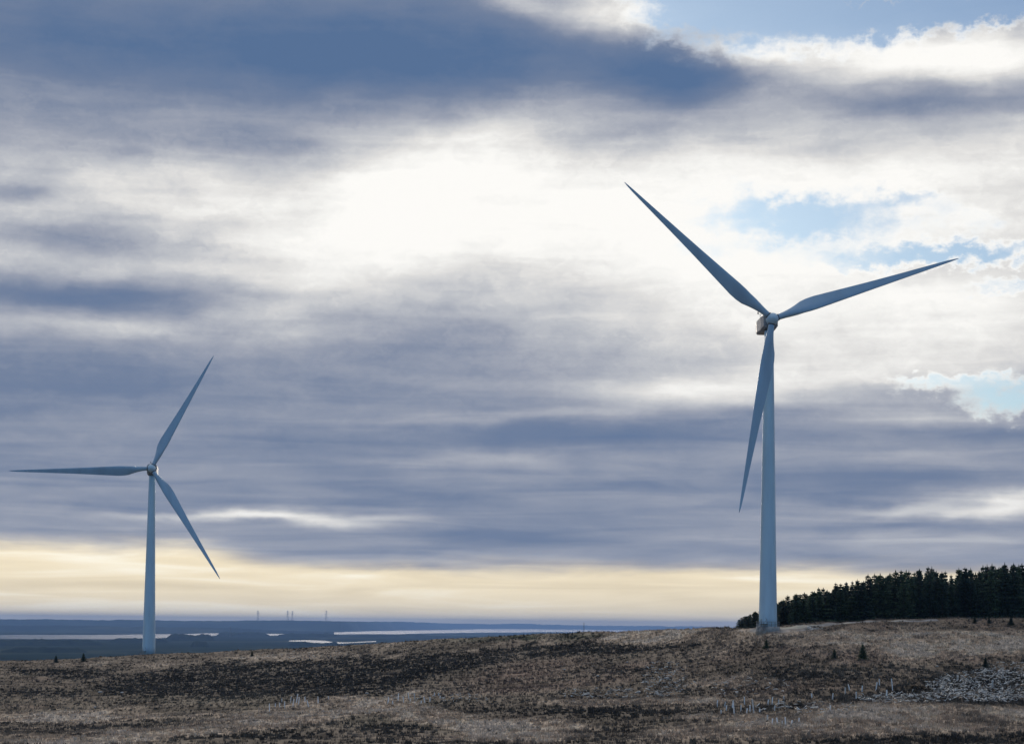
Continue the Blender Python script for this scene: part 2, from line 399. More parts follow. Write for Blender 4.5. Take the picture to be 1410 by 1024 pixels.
at = n.new('ShaderNodeAttribute', attribute_name='plants').outputs[0]
pos = n.new('ShaderNodeTexCoord').outputs['Object']
g1 = n.noise(pos, 1.3, 5, .7); g2 = n.noise(pos, 6.0, 3, .6)
fac = n.ramp(n.m('ADD', n.m('MULTIPLY', g1, .7), n.m('MULTIPLY', g2, .3)), [(.3, (.72, .72, .72)), (.5, (1, 1, 1)), (.72, (1.4, 1.38, 1.34))])
n.put(b.inputs['Base Color'], n.mix(1.0, at, fac, 'MULTIPLY')); b.inputs['Roughness'].default_value = 1.0; b.inputs['Specular IOR Level'].default_value = 0.05
moor = link('moorland', me, None, [mat]); tag(moor, kind='structure')

# ------------------------------------------------------------------ lowland, firth and far shore
mat, n, b = newmat('lowland')
pos = n.new('ShaderNodeTexCoord').outputs['Object']
f1 = n.noise(n.v('MULTIPLY', pos, (1, .55, 1)), 1/1500., 5, .6, dist=.3); f2 = n.noise(pos, 1/260., 4, .6)
col = n.ramp(n.m('ADD', n.m('MULTIPLY', f1, .75), n.m('MULTIPLY', f2, .25)), [(.40, (.012, .020, .014)), (.52, (.022, .034, .020)), (.58, (.05, .06, .035)), (.68, (.09, .085, .05))])
n.put(b.inputs['Base Color'], col); b.inputs['Roughness'].default_value = 1; b.inputs['Specular IOR Level'].default_value = 0
a2 = np.linspace(0, 2*np.pi, 97)[:-1]; rr2 = np.array([0, 1500, 3000, 6000, 12000, 24000, 48000, 100000])
V = np.concatenate([[[0, 0, PLAIN]]]+[np.c_[np.sin(a2)*r_, np.cos(a2)*r_, a2*0+PLAIN] for r_ in rr2[1:]])
Fq = []
for i in range(len(rr2)-2):
    o_ = 1+i*96
    for j in range(96): Fq.append((o_+j, o_+96+j, o_+96+(j+1) % 96, o_+(j+1) % 96))
V2 = V[1:]; Fq = np.array(Fq)-1
low = link('lowland_plain', mesh_np('lowland_plain', V2, Fq[:, ::-1]), None, [mat]); tag(low, kind='structure')

mw, n, b = newmat('water')
b.inputs['Base Color'].default_value = (.06, .09, .13, 1); b.inputs['Specular IOR Level'].default_value = .02; b.inputs['Roughness'].default_value = .6; b.inputs['IOR'].default_value = 1.33
def shore_strip(name, tab, z):
    """tab: photo column, near row, far row -> ring sector lying on the plain"""
    xs = np.arange(tab[0][0], tab[-1][0]+1, 4.0); T = np.array(tab, float)
    near = np.interp(xs, T[:, 0], T[:, 1]); far_ = np.interp(xs, T[:, 0], T[:, 2])
    jit = fbm(xs/22., xs*0+z, 3, 5); near = near+jit*.9; far_ = np.minimum(far_+fbm(xs/30., xs*0+3, 3, 8)*.5, near-.05)
    V = []; 
    for x_, a_, c_ in zip(xs, near, far_):
        for yy in (a_, c_):
            v = ray(x_, yy); s_ = min(z/min(v[2], -1e-5), 51500); V.append((v[0]*s_, v[1]*s_, z))
    n_ = len(xs); Fq = [(2*i, 2*i+2, 2*i+3, 2*i+1) for i in range(n_-1)]
    o = link(name, mesh_np(name, V, Fq), None, [mw]); tag(o, kind='structure'); return o
shore_strip('firth_water', [(-500, 880, 872), (0, 879, 873.5), (150, 879.5, 873.5), (205, 878.5, 873), (260, 876.5, 872), (320, 873.5, 870.5), (345, 871, 869.5), (366, 871.5, 869), (372, 874.5, 869), (392, 874, 869.2), (400, 872, 869.5),
            (470, 873, 869.5), (540, 872.5, 868), (620, 871, 866.5), (700, 870, 865), (800, 869.5, 863.6), (900, 869, 863.8), (1000, 869, 864.4), (1100, 869, 865), (1300, 871, 867)], PLAIN+.6)
shore_strip('lagoon_water', [(398, 882.5, 881.5), (420, 883, 880.5), (445, 886, 881.5), (458, 886.2, 883), (475, 885.5, 884), (520, 883, 882)], PLAIN+.7)
shore_strip('bay_water', [(385, 862.6, 862.2), (420, 862.8, 861.9), (470, 863, 862.2), (560, 864.2, 863.6), (700, 865, 864.2)], PLAIN+.65)

# wooded far shore hills: a ridge whose top meets the horizon
def ridge(name, tab, R0, depth, mat_, seed, zb=PLAIN-1):
    xs = np.arange(tab[0][0], tab[-1][0]+1, 2.0); T = np.array(tab, float)
    top = np.interp(xs, T[:, 0], T[:, 1])+fbm(xs/60., xs*0, 3, seed)*2.0+fbm(xs/7., xs*0+5, 3, seed+1)*1.0
    V = []
    prof = [(-.5, 0), (-.35, .35), (-.2, .7), (0, 1), (.3, .8), (.6, 0)]
    for x_, yt in zip(xs, top):
        r0 = float(np.interp(x_, [q_[0] for q_ in R0], [q_[1] for q_ in R0])); v = ray(x_, yt); hz = math.hypot(v[0], v[1]); zt = v[2]/hz*r0
        for d_, h_ in prof:
            rr_ = r0+d_*depth; V.append((v[0]/hz*rr_, v[1]/hz*rr_, zb+(zt-zb)*h_))
    k_ = len(prof); n_ = len(xs)
    Fq = [(i*k_+j, (i+1)*k_+j, (i+1)*k_+j+1, i*k_+j+1) for i in range(n_-1) for j in range(k_-1)]
    o = link(name, mesh_np(name, V, Fq, True), None, [mat_]); tag(o, kind='structure'); return o
lowmat = low.data.materials[0]
ridge('far_hills', [(-900, 845), (-200, 851), (0, 851.5), (140, 853), (300, 854), (420, 854.5), (560, 856), (700, 858.5), (800, 860), (880, 861.3), (1020, 862.6), (1200, 864), (1500, 865), (2000, 866)], [(470, 24500), (620, 54000)], 3600, lowmat, 31)
ridge('shore_hills', [(-900, 860), (-100, 860), (0, 861), (200, 862), (320, 864), (380, 867), (460, 868.5)], [(0, 19500)], 2500, lowmat, 37)

# woods on the lowland, each a rough canopy mass
mwood, n, b = newmat('far_wood')
pos = n.new('ShaderNodeTexCoord').outputs['Object']
n.put(b.inputs['Base Color'], n.ramp(n.noise(pos, 1/40., 4, .6), [(.35, (.010, .018, .012)), (.65, (.03, .042, .024))])); b.inputs['Roughness'].default_value = 1; b.inputs['Specular IOR Level'].default_value = 0
def wood(px0, px1, py, hgt, depth, seed):
    v0, v1 = ray(px0, py), ray(px1, py); p0 = v0*(PLAIN/v0[2]); p1 = v1*(PLAIN/v1[2])
    L_ = np.linalg.norm(p1-p0); nx = int(L_/16)+2; ny = max(5, int(depth/30)); hgt *= 1.6
    s_, d_ = np.meshgrid(np.linspace(0, 1, nx), np.linspace(0, 1, ny))
    n_ = (p0+p1)/2; n_ = n_/np.linalg.norm(n_)
    X_ = p0[0]+(p1[0]-p0[0])*s_+n_[0]*d_*depth; Y_ = p0[1]+(p1[1]-p0[1])*s_+n_[1]*d_*depth
    e_ = np.clip(np.minimum(s_, 1-s_)*9+fbm(s_*9, d_*2, 2, seed), 0, 1)*np.clip(np.minimum(d_, 1-d_)*12, 0, 1)
    H = hgt*e_*(.75+.9*fbm(X_/70, Y_/70, 3, seed)+.5*fbm(X_/16, Y_/16, 2, seed+2))
    V = np.c_[X_.ravel(), Y_.ravel(), (PLAIN-.5+H).ravel()]
    i_ = np.arange(ny-1)[:, None]*nx+np.arange(nx-1)[None]; q_ = np.stack([i_, i_+1, i_+nx+1, i_+nx], -1).reshape(-1, 4)
    o = link('distant_woodland', mesh_np('distant_woodland', V, q_), None, [mwood])
    return o
woods = [(-60, 150, 888, 14, 420, 1, 'dark strip of woodland on the plain left of the smaller turbine'), (150, 232, 884, 12, 300, 2, 'dark woodland directly behind the foot of the smaller turbine'),
         (226, 296, 882, 22, 500, 3, 'rounded dark woodland in front of the water right of the smaller turbine'), (262, 288, 890, 14, 200, 4, 'small dark copse low on the plain right of the smaller turbine'),
         (296, 372, 876, 18, 500, 5, 'woodland hiding part of the water between the pylon and the inlet'), (376, 470, 877, 16, 500, 6, 'long dark woodland right of the small inlet of water'),
         (395, 470, 889, 12, 150, 7, 'woodland strip just below the small pale lagoon'), (470, 600, 877, 12, 500, 8, 'low woodland on the plain right of the lagoon'), (0, 120, 898, 10, 150, 9, 'nearest dark woodland beyond the moor at the far left')]
for a_ in woods: tag(wood(*a_[:6]), a_[6], 'woodland', 'woods on the lowland plain', 'stuff')

# ------------------------------------------------------------------ distant masts and pylons
steel = painted('galvanised_steel', (.16, .165, .17), .6, .1)
def pylon(px, ptop, pbase, r, label, kind='lattice_pylon', arms=3):
    v = ray(px, pbase); hz = math.hypot(v[0], v[1]); x, y, z = v[0]/hz*r, v[1]/hz*r, v[2]/hz*r
    H = (pbase-ptop)/F*r; bw = H*.085; tw = H*.02; th = max(H*.0065, .12)
    root = link(kind, None); root.location = (x, y, z); tag(root, label, 'pylon' if arms else 'mast', 'pylons and masts on the plain')
    m1 = MB(); lv = [0, .16, .31, .45, .58, .70, .80, .89, 1]
    cor = [(-1, -1), (1, -1), (1, 1), (-1, 1)]
    def pt(c, h): w_ = bw+(tw-bw)*min(1, h/.9); return Vector((c[0]*w_, c[1]*w_, h*H))
    for c in cor: m1.tube(pt(c, -.03), pt(c, 1), th, th*.7, 4)
    for i in range(len(lv)-1):
        for j in range(4):
            m1.tube(pt(cor[j], lv[i]), pt(cor[(j+1) % 4], lv[i+1]), th*.55, n=3); m1.tube(pt(cor[(j+1) % 4], lv[i]), pt(cor[j], lv[i+1]), th*.55, n=3)
    m1.build('lattice', steel, root)
    for i in range(arms):
        h_ = (.68, .80, .92)[i]; l_ = (.15, .19, .13)[i]*H; m2 = MB()
        for s_ in (-1, 1):
            m2.tube((0, -tw, h_*H), (s_*l_, 0, h_*H), th*.9, th*.5, 4); m2.tube((0, tw, h_*H+.03*H), (s_*l_, 0, h_*H), th*.7, th*.4, 4)
            m2.tube((s_*l_, 0, h_*H), (s_*l_, 0, h_*H-.03*H), th*.6, n=4)
        m2.build('cross_arm', steel, root)
pylon(355, 840, 855.5, 24500, 'faint tall pylon on the horizon, leftmost of those right of the smaller turbine')
pylon(396, 840, 855.8, 24500, 'left one of the close pair of faint pylons on the horizon')
pylon(402.5, 840.5, 855.8, 24500, 'right one of the close pair of faint pylons on the horizon')
pylon(449, 840, 856.5, 24500, 'faint tall pylon on the horizon, rightmost of those against the yellow sky')
pylon(317, 862, 876.5, 12000, 'dark pylon standing in front of the water right of the smaller turbine')
pylon(448, 864, 874, 15500, 'short pale mast by the water below the rightmost horizon pylon', 'lattice_mast', 0)
pylon(804, 856.5, 869.5, 3000, 'thin dark mast rising just behind the crest of the moor', 'lattice_mast', 0)

# ------------------------------------------------------------------ wind turbines
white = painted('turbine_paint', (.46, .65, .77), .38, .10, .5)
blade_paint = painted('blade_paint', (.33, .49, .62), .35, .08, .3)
dark_paint = painted('dark_grey_metal', (.10, .11, .12), .5, .1)
grey_paint = painted('nacelle_paint', (.24, .26, .29), .45, .12)
concrete, n, b = newmat('concrete')
pos = n.new('ShaderNodeTexCoord').outputs['Object']
n.put(b.inputs['Base Color'], n.ramp(n.noise(pos, 1.5, 6, .65), [(.3, (.20, .20, .19)), (.7, (.42, .41, .39))])); b.inputs['Roughness'].default_value = .9
def blade_mesh(L_):
    st = [(0, 1.25, .9, 0), (.02, 1.25, .9, 0), (.045, 1.4, .80, 8), (.075, 1.75, .62, 13), (.11, 2.25, .45, 13), (.145, 2.75, .34, 12), (.18, 3.02, .29, 11), (.22, 3.05, .25, 9.5), (.29, 2.75, .23, 8), (.4, 2.3, .21, 6),
          (.5, 1.9, .19, 4.5), (.6, 1.56, .18, 3), (.7, 1.25, .17, 2), (.8, .95, .16, 1), (.88, .72, .15, .5), (.94, .52, .15, 0), (.98, .30, .14, 0), (1, .10, .14, 0)]
    rings = []; nseg = 28
    for f, ch, tk, tw in st:
        ring = []; round_ = max(0, 1-f/.14)**.8 if f < .14 else 0
        for j in range(nseg):
            a = 2*math.pi*j/nseg
            # aerofoil: x from leading (0) to trailing (1)
            cx = .5-.5*math.cos(a); yt = 5*(.2969*math.sqrt(max(cx, 0))-.126*cx-.3516*cx**2+.2843*cx**3-.1036*cx**4)
            ay = (1 if a < math.pi else -1)*yt*tk*ch*.98+.02*ch*math.sin(math.pi*cx)
            ax = (cx-.30)*ch
            rx_, ry_ = -.5*math.cos(a)*ch, .5*math.sin(a)*ch
            x_ = ax*(1-round_)+rx_*round_; y_ = ay*(1-round_)+ry_*round_
            c_, s_ = math.cos(R(tw)), math.sin(R(tw))
            # local frame: +X trailing edge in the rotor plane, +Y downwind, +Z along span
            ring.append((x_*c_-y_*s_, x_*s_+y_*c_+ -.9*f*f, f*L_))
        rings.append(ring)
    m_ = MB(); m_.ring_loft(rings); return m_
def turbine(px, py, d, yaw, phase, scales, tower_r, label, top_r=.95, overhang=3.0, base_ring=True, pitch=6):
    v = ray(px, py); H = v/v[1]*d
    TL = R(4); nrm = Vector((math.sin(yaw)*math.cos(TL), -math.cos(yaw)*math.cos(TL), math.sin(TL)))
    tx = H[0]-math.sin(yaw)*overhang; ty = H[1]+math.cos(yaw)*overhang
    gz_ = float(ground_z(np.array([tx]), np.array([ty]), False)[0])
    root = link('wind_turbine', None); root.location = (tx, ty, gz_); tag(root, label, 'wind turbine', 'wind turbines on the moor')
    hh = H[2]-gz_                         # hub height
    top = hh-1.75
    m_ = MB(); prof = [(tower_r, .0)]
    nsec = 3
    for i in range(nsec*8+1):
        f = i/(nsec*8); r_ = tower_r+(top_r-tower_r)*f**.92; z_ = .0+top*f
        if i: prof.append((r_, z_))
        if False: prof += [(r_+.035, z_+.02), (r_+.035, z_+.16), (r_, z_+.18)]
    m_.lathe(prof, 56)
    for f in (.34, .67):
        r_ = tower_r+(top_r-tower_r)*f**.92; m_.lathe([(r_-.05, top*f-.07), (r_+.035, top*f-.07), (r_+.035, top*f+.07), (r_-.05, top*f+.07)], 56, smooth=False)
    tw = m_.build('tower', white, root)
    # door with its frame and a small landing, on the side of the rotor
    da = R(-118); dx_, dy_ = math.cos(da), math.sin(da)
    rotd = Matrix.Rotation(da+math.pi/2, 3, 'Z')
    md = MB(); md.box((dx_*(tower_r-.03), dy_*(tower_r-.03), 2.35), (.95, .16, 2.2), rotd, .04); dr = md.build('door', white, root)
    mh = MB(); mh.tube((dx_*(tower_r+.10)+.3*math.cos(da+math.pi/2), dy_*(tower_r+.10)+.3*math.sin(da+math.pi/2), 2.2), (dx_*(tower_r+.10)+.3*math.cos(da+math.pi/2), dy_*(tower_r+.10)+.3*math.sin(da+math.pi/2), 2.5), .025); mh.build('handle', dark_paint, dr)
    ms = MB()
    for i in range(6): ms.box((dx_*(tower_r+.75+.28*i), dy_*(tower_r+.75+.28*i), 1.2-.2*i), (1.1, .26, .05), rotd)
    ms.box((dx_*(tower_r+.35), dy_*(tower_r+.35), 1.22), (1.3, .7, .06), rotd)
    for s_ in (-1, 1):
        ox, oy = s_*.58*math.cos(da+math.pi/2), s_*.58*math.sin(da+math.pi/2)
        a_ = (dx_*(tower_r+.3)+ox, dy_*(tower_r+.3)+oy); b_ = (dx_*(tower_r+2.2)+ox, dy_*(tower_r+2.2)+oy)
        ms.tube((*a_, 2.2), (*b_, 1.1), .03); ms.tube((*a_, 1.2), (*b_, .05), .05); ms.tube((*a_, 0), (*a_, 2.2), .03); ms.tube((*b_, -.1), (*b_, 1.1), .03)
    ms.build('steps', steel, root)
    mf = MB(); mf.lathe([(tower_r+.55, -1.2), (tower_r+.55, .55), (tower_r+.40, .70), (tower_r+.04, .72)] if base_ring else [(tower_r+.3, -1.5), (tower_r+.3, .1), (tower_r+.02, .2)], 48); mf.build('foundation', concrete, root)
    if base_ring:
        mr = MB(); nb_ = 18; rr_ = tower_r+.48
        for j in range(nb_):
            a = 2*math.pi*j/nb_; mr.tube((rr_*math.cos(a), rr_*math.sin(a), .6), (rr_*math.cos(a), rr_*math.sin(a), 1.65), .035, n=6)
            a2_ = 2*math.pi*(j+1)/nb_
            for zz in (1.1, 1.65): mr.tube((rr_*math.cos(a), rr_*math.sin(a), zz), (rr_*math.cos(a2_), rr_*math.sin(a2_), zz), .03, n=6)
        mr.build('guard_rail', steel, root)
    # nacelle frame: forward axis = nrm
    fwd = nrm; side = Vector((math.cos(yaw), math.sin(yaw), 0)); upv = side.cross(-fwd) * -1
    upv = fwd.cross(side); upv = upv if upv.z > 0 else -upv
    hub = Vector((H[0]-tx, H[1]-ty, hh))
    def loc(a, s_, u): return hub+fwd*a+side*s_+upv*u
    mn = MB(); rings = []
    for a, wd, ht, lo in ((-1.15, 1.15, 1.25, -1.2), (-1.5, 1.5, 1.55, -1.5), (-4.0, 1.55, 1.65, -1.72), (-7.8, 1.5, 1.60, -1.6), (-9.4, 1.3, 1.40, -1.35), (-9.9, 1.05, 1.1, -1.0)):
        rings.append([loc(a, s_*wd, u_) for s_, u_ in ((-1, lo+.4), (-.75, lo), (.75, lo), (1, lo+.4), (1, ht-.45), (.72, ht), (-.72, ht), (-1, ht-.45))])
    mn.ring_loft(rings, True, False); nc = mn.build('nacelle', grey_paint, root)
    my = MB(); my.lathe([(top_r+.12, top-.25), (top_r+.28, top-.1), (top_r+.28, top+.25)], 32); my.build('yaw_bearing', dark_paint, root)
    ma = MB(); q_ = loc(-8.6, -.5, 1.4); ma.tube(q_, q_+upv*1.5, .05, n=6); ma.tube(q_+upv*1.5-side*.45, q_+upv*1.5+side*.45, .035, n=6); ma.tube(q_+upv*1.5-side*.45, q_+upv*1.95-side*.45, .1, .16, 8); ma.box(q_+upv*1.75+side*.45, (.08, .5, .35)); ma.build('wind_vane', dark_paint, nc)
    mv = MB(); mv.box(loc(-6.9, .3, 1.82), (1.3, 1.9, .5), Matrix((side, -fwd, upv)).transposed(), .06); mv.build('cooler', dark_paint, nc)
    # hub spinner
    mh = MB(); rings = []
    for a, r_ in ((-1.1, 1.12), (-.8, 1.22), (0, 1.27), (.6, 1.18), (1.05, .92), (1.4, .56), (1.58, .22), (1.62, .04)):
        rings.append([loc(a, r_*math.cos(2*math.pi*j/32), r_*math.sin(2*math.pi*j/32)) for j in range(32)])
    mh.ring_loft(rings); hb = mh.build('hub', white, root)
    for k_ in range(3):
        ang = phase+k_*2*math.pi/3
        span = (side*math.cos(ang)+upv*math.sin(ang))
        trail = (-side*math.sin(ang)+upv*math.cos(ang))      # counter-clockwise side seen from the front
        cone = R(2); sp2 = (span*math.cos(cone)+fwd*math.sin(cone)).normalized(); down = trail.cross(sp2).normalized()
        if down.dot(fwd) > 0: down = -down
        cp, sn = math.cos(R(pitch)), math.sin(R(pitch)); tr = trail*cp+down*sn; dn = -trail*sn+down*cp
        L_ = 41.2*scales[k_]-1.0
        bm_ = blade_mesh(L_); o0 = hub+sp2*1.0
        bm_.v = [o0+tr*p[0]+dn*p[1]+sp2*p[2] for p in bm_.v]
        # keep the tip on the cone although the blade is pre-bent
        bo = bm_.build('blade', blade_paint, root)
        mc = MB(); q0 = hub+sp2*.95; mc.ring_loft([[q0+sp2*h_+(tr*math.cos(2*math.pi*j/28)+dn*math.sin(2*math.pi*j/28))*r_ for j in range(28)] for h_, r_ in ((0, .72), (.2, .74), (.34, .70), (.38, .62))]); mc.build('blade_collar', dark_paint, bo)
    return root
turbine(1063.6, 439.2, 414.4, R(6.3), R(18.7), (1, 1, 1), 1.9, 'larger wind turbine beside the conifer wood, one blade hanging down over its tower', .92)
turbine(208.6, 644.6, 627.2, R(5.6), R(62.3), (.97, 1.045, .985), 2.05, 'smaller more distant wind turbine on the left crest, one blade pointing left and level', .95, 3.0, False)

# ------------------------------------------------------------------ conifers
mneedle, n, b = newmat('spruce_needles')
at = n.new('ShaderNodeAttribute', attribute_name='leaf').outputs[0]
oi = n.new('ShaderNodeObjectInfo')
n.put(b.inputs['Base Color'], n.mix(1.0, at, n.ramp(oi.outputs['Random'], [(0, (.7, .75, .8)), (.5, (1, 1, 1)), (1, (1.8, 1.65, 1.2))]), 'MULTIPLY'))
b.inputs['Roughness'].default_value = .8; b.inputs['Specular IOR Level'].default_value = .15
mbark = painted('bark', (.075, .06, .05), .9, .2, 4, .1)
def conifer_mesh(seed, H=10., wid=.2, dens=1.0, ragged=.3, bare=.06, ls=1.0):
    rg = np.random.default_rng(seed); V = []; Fq = []; Cc = []
    lean = rg.normal(0, .012, 2)
    nw = int(H*2.6*dens); 
    for i in range(nw):
        f = bare+(1-bare)*((i+rg.random()*.6)/nw); z = f*H
        rad = H*wid*(1-f)**.8*(1+rg.normal(0, ragged))+.12
        nb_ = int(rg.integers(7, 10)*(1 if f < .8 else .7)); a0 = rg.random()*6.28
        for j in range(nb_):
            a = a0+j*6.283/nb_+rg.normal(0, .25); L_ = max(.15, rad*(1+rg.normal(0, .22)))
            droop = .10+.28*(1-f)+rg.normal(0, .08); up_ = .12*f
            ca, sa_ = math.cos(a), math.sin(a); cx, cy = lean[0]*z, lean[1]*z
            nl = max(3, int(L_/.28))
            for l in range(nl):
                g = (l+.6)/nl; dd = L_*g; zz = z-droop*dd+.18*droop*dd*g*2+up_*dd
                px_, py_ = cx+ca*dd, cy+sa_*dd; s0 = ls*(.16+.30*(1-g)*min(1, L_))
                sh = .55+.9*rg.random()
                for sgn in (-1, 1):
                    e1 = np.array([px_-ca*.12, py_-sa_*.12, zz+.03]); e2 = np.array([px_+ca*.22, py_+sa_*.22, zz-.02])
                    e3 = np.array([px_-sa_*sgn*s0*1.3+ca*.18, py_+ca*sgn*s0*1.3+sa_*.18, zz-.10-.22*rg.random()])
                    b0 = len(V); V += [e1, e2, e3]; Fq.append((b0, b0+1, b0+2)); Cc += [sh]*3
                if rg.random() < .55:
                    b0 = len(V); V += [np.array([px_-ca*.15, py_-sa_*.15, zz]), np.array([px_+ca*.18, py_+sa_*.18, zz+.02]), np.array([px_+rg.normal(0, .05), py_+rg.normal(0, .05), zz-.35-.25*rg.random()])]; Fq.append((b0, b0+1, b0+2)); Cc += [sh*.9]*3
    # leader shoot
    for j in range(8):
        a = rg.random()*6.28; zz = H*(.93+.01*j); b0 = len(V)
        V += [np.array([lean[0]*H, lean[1]*H, zz+.35]), np.array([lean[0]*H+.14*math.cos(a), lean[1]*H+.14*math.sin(a), zz-.1]), np.array([lean[0]*H-.05*math.cos(a+1), lean[1]*H-.05*math.sin(a+1), zz-.2])]; Fq.append((b0, b0+1, b0+2)); Cc += [1.]*3
    me_ = mesh_np('crown', np.array(V), np.array(Fq)); col = np.array(Cc)[:, None]*np.array([[.036, .060, .042]]); attr(me_, 'leaf', col); me_.materials.append(mneedle)
    mt = MB(); mt.tube((0, 0, -.8), (lean[0]*H*.98, lean[1]*H*.98, H*.98), H*.014+.03, .02, 8)
    mm = bpy.data.meshes.new('trunk'); mm.from_pydata([tuple(p) for p in mt.v], [], mt.f); mm.materials.append(mbark)
    return me_, mm
kinds = [conifer_mesh(100+i, 10., (.19, .17, .22, .15, .20, .18, .24)[i], 1.0, (.15, .2, .28, .2, .35, .25, .3)[i]) for i in range(7)]
def plant_conifer(x, y, z, h, kind, label, group, name='spruce_tree', cat='spruce tree', fat=1.0):
    cm, tm = kinds[kind] if isinstance(kind, int) else kind
    root = link(name, None); root.location = (x, y, z); root.rotation_euler = (0, 0, random.uniform(0, 6.28)); s_ = h/10.; root.scale = (s_*fat, s_*fat, s_)
    tag(root, label, cat, group)
    link('crown', cm, root); link('trunk', tm, root); return root
TOPS = [(1010, 858), (1018, 853), (1030, 846), (1046, 840), (1060, 834), (1080, 822), (1100, 819), (1120, 814), (1150, 805), (1200, 794), (1230, 791), (1250, 790), (1285, 785), (1320, 784), (1345, 783), (1380, 778), (1410, 776), (1480, 772), (1800, 768)]
def gz1(x, y): return float(ground_z(np.array([x]), np.array([y]), False)[0])
nt_ = 0
beyond = []
for row in range(5):
    px_ = 1018. + row*3.7
    while px_ < 1620:
        v = ray(px_, 860); rcl = float(np.interp(math.atan2(v[0], v[1]), _ra, _rr))
        r_ = rcl+(16 if px_ > 1075 else 34)+row*7+random.uniform(-2.5, 2.5); hz = math.hypot(v[0], v[1]); x, y = v[0]/hz*r_, v[1]/hz*r_
        z = gz1(x, y); ty_ = np.interp(px_, [q[0] for q in TOPS], [q[1] for q in TOPS])
        drop = (850-ty_)*random.choice([-.07, -.02, .02, .05, .08, .11, .15, .22, .3])*random.uniform(.7, 1.3)+random.uniform(-1, 2)
        vt = ray(px_, ty_+drop); h_ = vt[2]/math.hypot(vt[0], vt[1])*r_-z
        if px_ > 1422: beyond.append((x, y, z, h_, random.randrange(7), random.uniform(0, 6.28)))
        elif h_ > 1.2:
            zone = ('left of the larger turbine tower', 'just right of the larger turbine tower', 'in the low left part of the wood', 'left of the middle of the wood', 'in the middle of the wood', 'right of the middle of the wood', 'in the tall right part of the wood', 'at the right edge of the photo')[int(np.searchsorted([1048, 1095, 1140, 1190, 1245, 1300, 1355], px_))]
            if row == 0: lab, grp = 'small dark front row spruce ' + zone if px_ < 1095 else 'dark front row spruce ' + zone, 'front row spruces ' + zone
            else: lab, grp = 'dark spruce behind the front row, ' + zone, 'spruces behind the front row ' + zone
            plant_conifer(x, y, z, h_, random.randrange(7), lab, grp, fat=min(1.8, max(1.12, 11/h_))*random.uniform(.75, 1.35)); nt_ += 1
        px_ += random.uniform(4.5, 12)*(1 if px_ > 1075 else .8)
# the part of the wood outside the frame continues as one mass
bv = []; bf = []; bc = []; off = 0
for x, y, z, h_, kd, a in beyond:
    cm = kinds[kd][0]; n_ = len(cm.vertices); v = np.empty(n_*3, np.float32); cm.vertices.foreach_get('co', v); v = v.reshape(-1, 3)*(h_/10)
    c_, s_ = math.cos(a), math.sin(a); bv.append(np.c_[v[:, 0]*c_-v[:, 1]*s_+x, v[:, 0]*s_+v[:, 1]*c_+y, v[:, 2]+z]); bf.append(np.arange(n_).reshape(-1, 3)+off); off += n_
    cl_ = np.empty(n_*4, np.float32); cm.attributes['leaf'].data.foreach_get('color', cl_); bc.append(cl_.reshape(-1, 4)[:, :3])
me_ = mesh_np('spruce_wood', np.concatenate(bv), np.concatenate(bf)); attr(me_, 'leaf', np.concatenate(bc)); tag(link('spruce_wood', me_, None, [mneedle]), 'dark spruce wood continuing past the right edge', 'wood', None, 'stuff')
# single young conifers on the open moor
YOUNG = [(1188, 909, 20, 'young dark spruce, taller of the close pair right of the larger turbine'), (1149, 906, 12, 'small dark spruce left of the taller one on the moor right of the larger turbine'),
         (1055, 893, 12, 'small dark spruce on the moor just below the larger turbine'), (1357, 919, 13, 'small dark spruce above the pale felled branches at the right'),
         (77, 912, 9, 'tiny dark spruce on the left crest, left one of two'), (115, 910, 10, 'tiny dark spruce on the left crest, nearer the smaller turbine'),
         (347, 903, 7, 'tiny dark bush like spruce on the crest right of the smaller turbine'), (1342, 858, 9, 'low young spruce on the ridge below the wood, left one of three'), (1362, 858, 8, 'low young spruce on the ridge below the wood, middle one of three'), (1392, 860, 11, 'low broad young spruce on the ridge below the wood, right one of three')]
ykind = conifer_mesh(300, 10., .33, 1.8, .18, .02, 1.8)
for px_, py_, hp, lab in YOUNG:
    x, y, z = ground_hit(px_, py_); d_ = math.hypot(x, y)
    plant_conifer(x, y, z-.1, hp/F*d_*1.15, ykind, lab, 'young conifers on the open moor', 'young_spruce', 'young spruce')

# ------------------------------------------------------------------ tree shelters (pale tubes round planted saplings)
mtube = painted('pale_tube_plastic', (.88, .88, .85), .5, .12, 3)
mst = painted('stake_wood', (.25, .20, .14), .9, .2, 5, .1)
def shelter_meshes():
    m_ = MB(); n_ = 12
    for r_, z0, z1 in ((.085, 0, 1.0),):
        m_.ring_loft([[(q*math.cos(2*math.pi*j/n_), q*math.sin(2*math.pi*j/n_), z_) for j in range(n_)] for q, z_ in ((r_, 0), (r_, z1), (r_+.012, z1+.015), (r_-.012, z1+.015), (r_-.012, z1-.25))], True)
    a = bpy.data.meshes.new('tube'); a.from_pydata([tuple(p) for p in m_.v], [], m_.f); a.materials.append(mtube)
    s_ = MB(); s_.box((.11, 0, .40), (.035, .035, 1.25)); b_ = bpy.data.meshes.new('stake'); b_.from_pydata([tuple(p) for p in s_.v], [], s_.f); b_.materials.append(mst)
    return a, b_
tA, tB = shelter_meshes()
def shelter(px, py, hp, lab, grp):
    x, y, z = ground_hit(px, py); d_ = math.hypot(x, y); s_ = hp/F*d_
    root = link('tree_shelter', None); root.location = (x, y, z); root.rotation_euler = (random.gauss(0, .09), random.gauss(0, .09), random.uniform(0, 6.28)); root.scale = (1.05, 1.05, s_)
    tag(root, lab, 'tree shelter', grp); link('tube', tA, root); link('stake', tB, root)
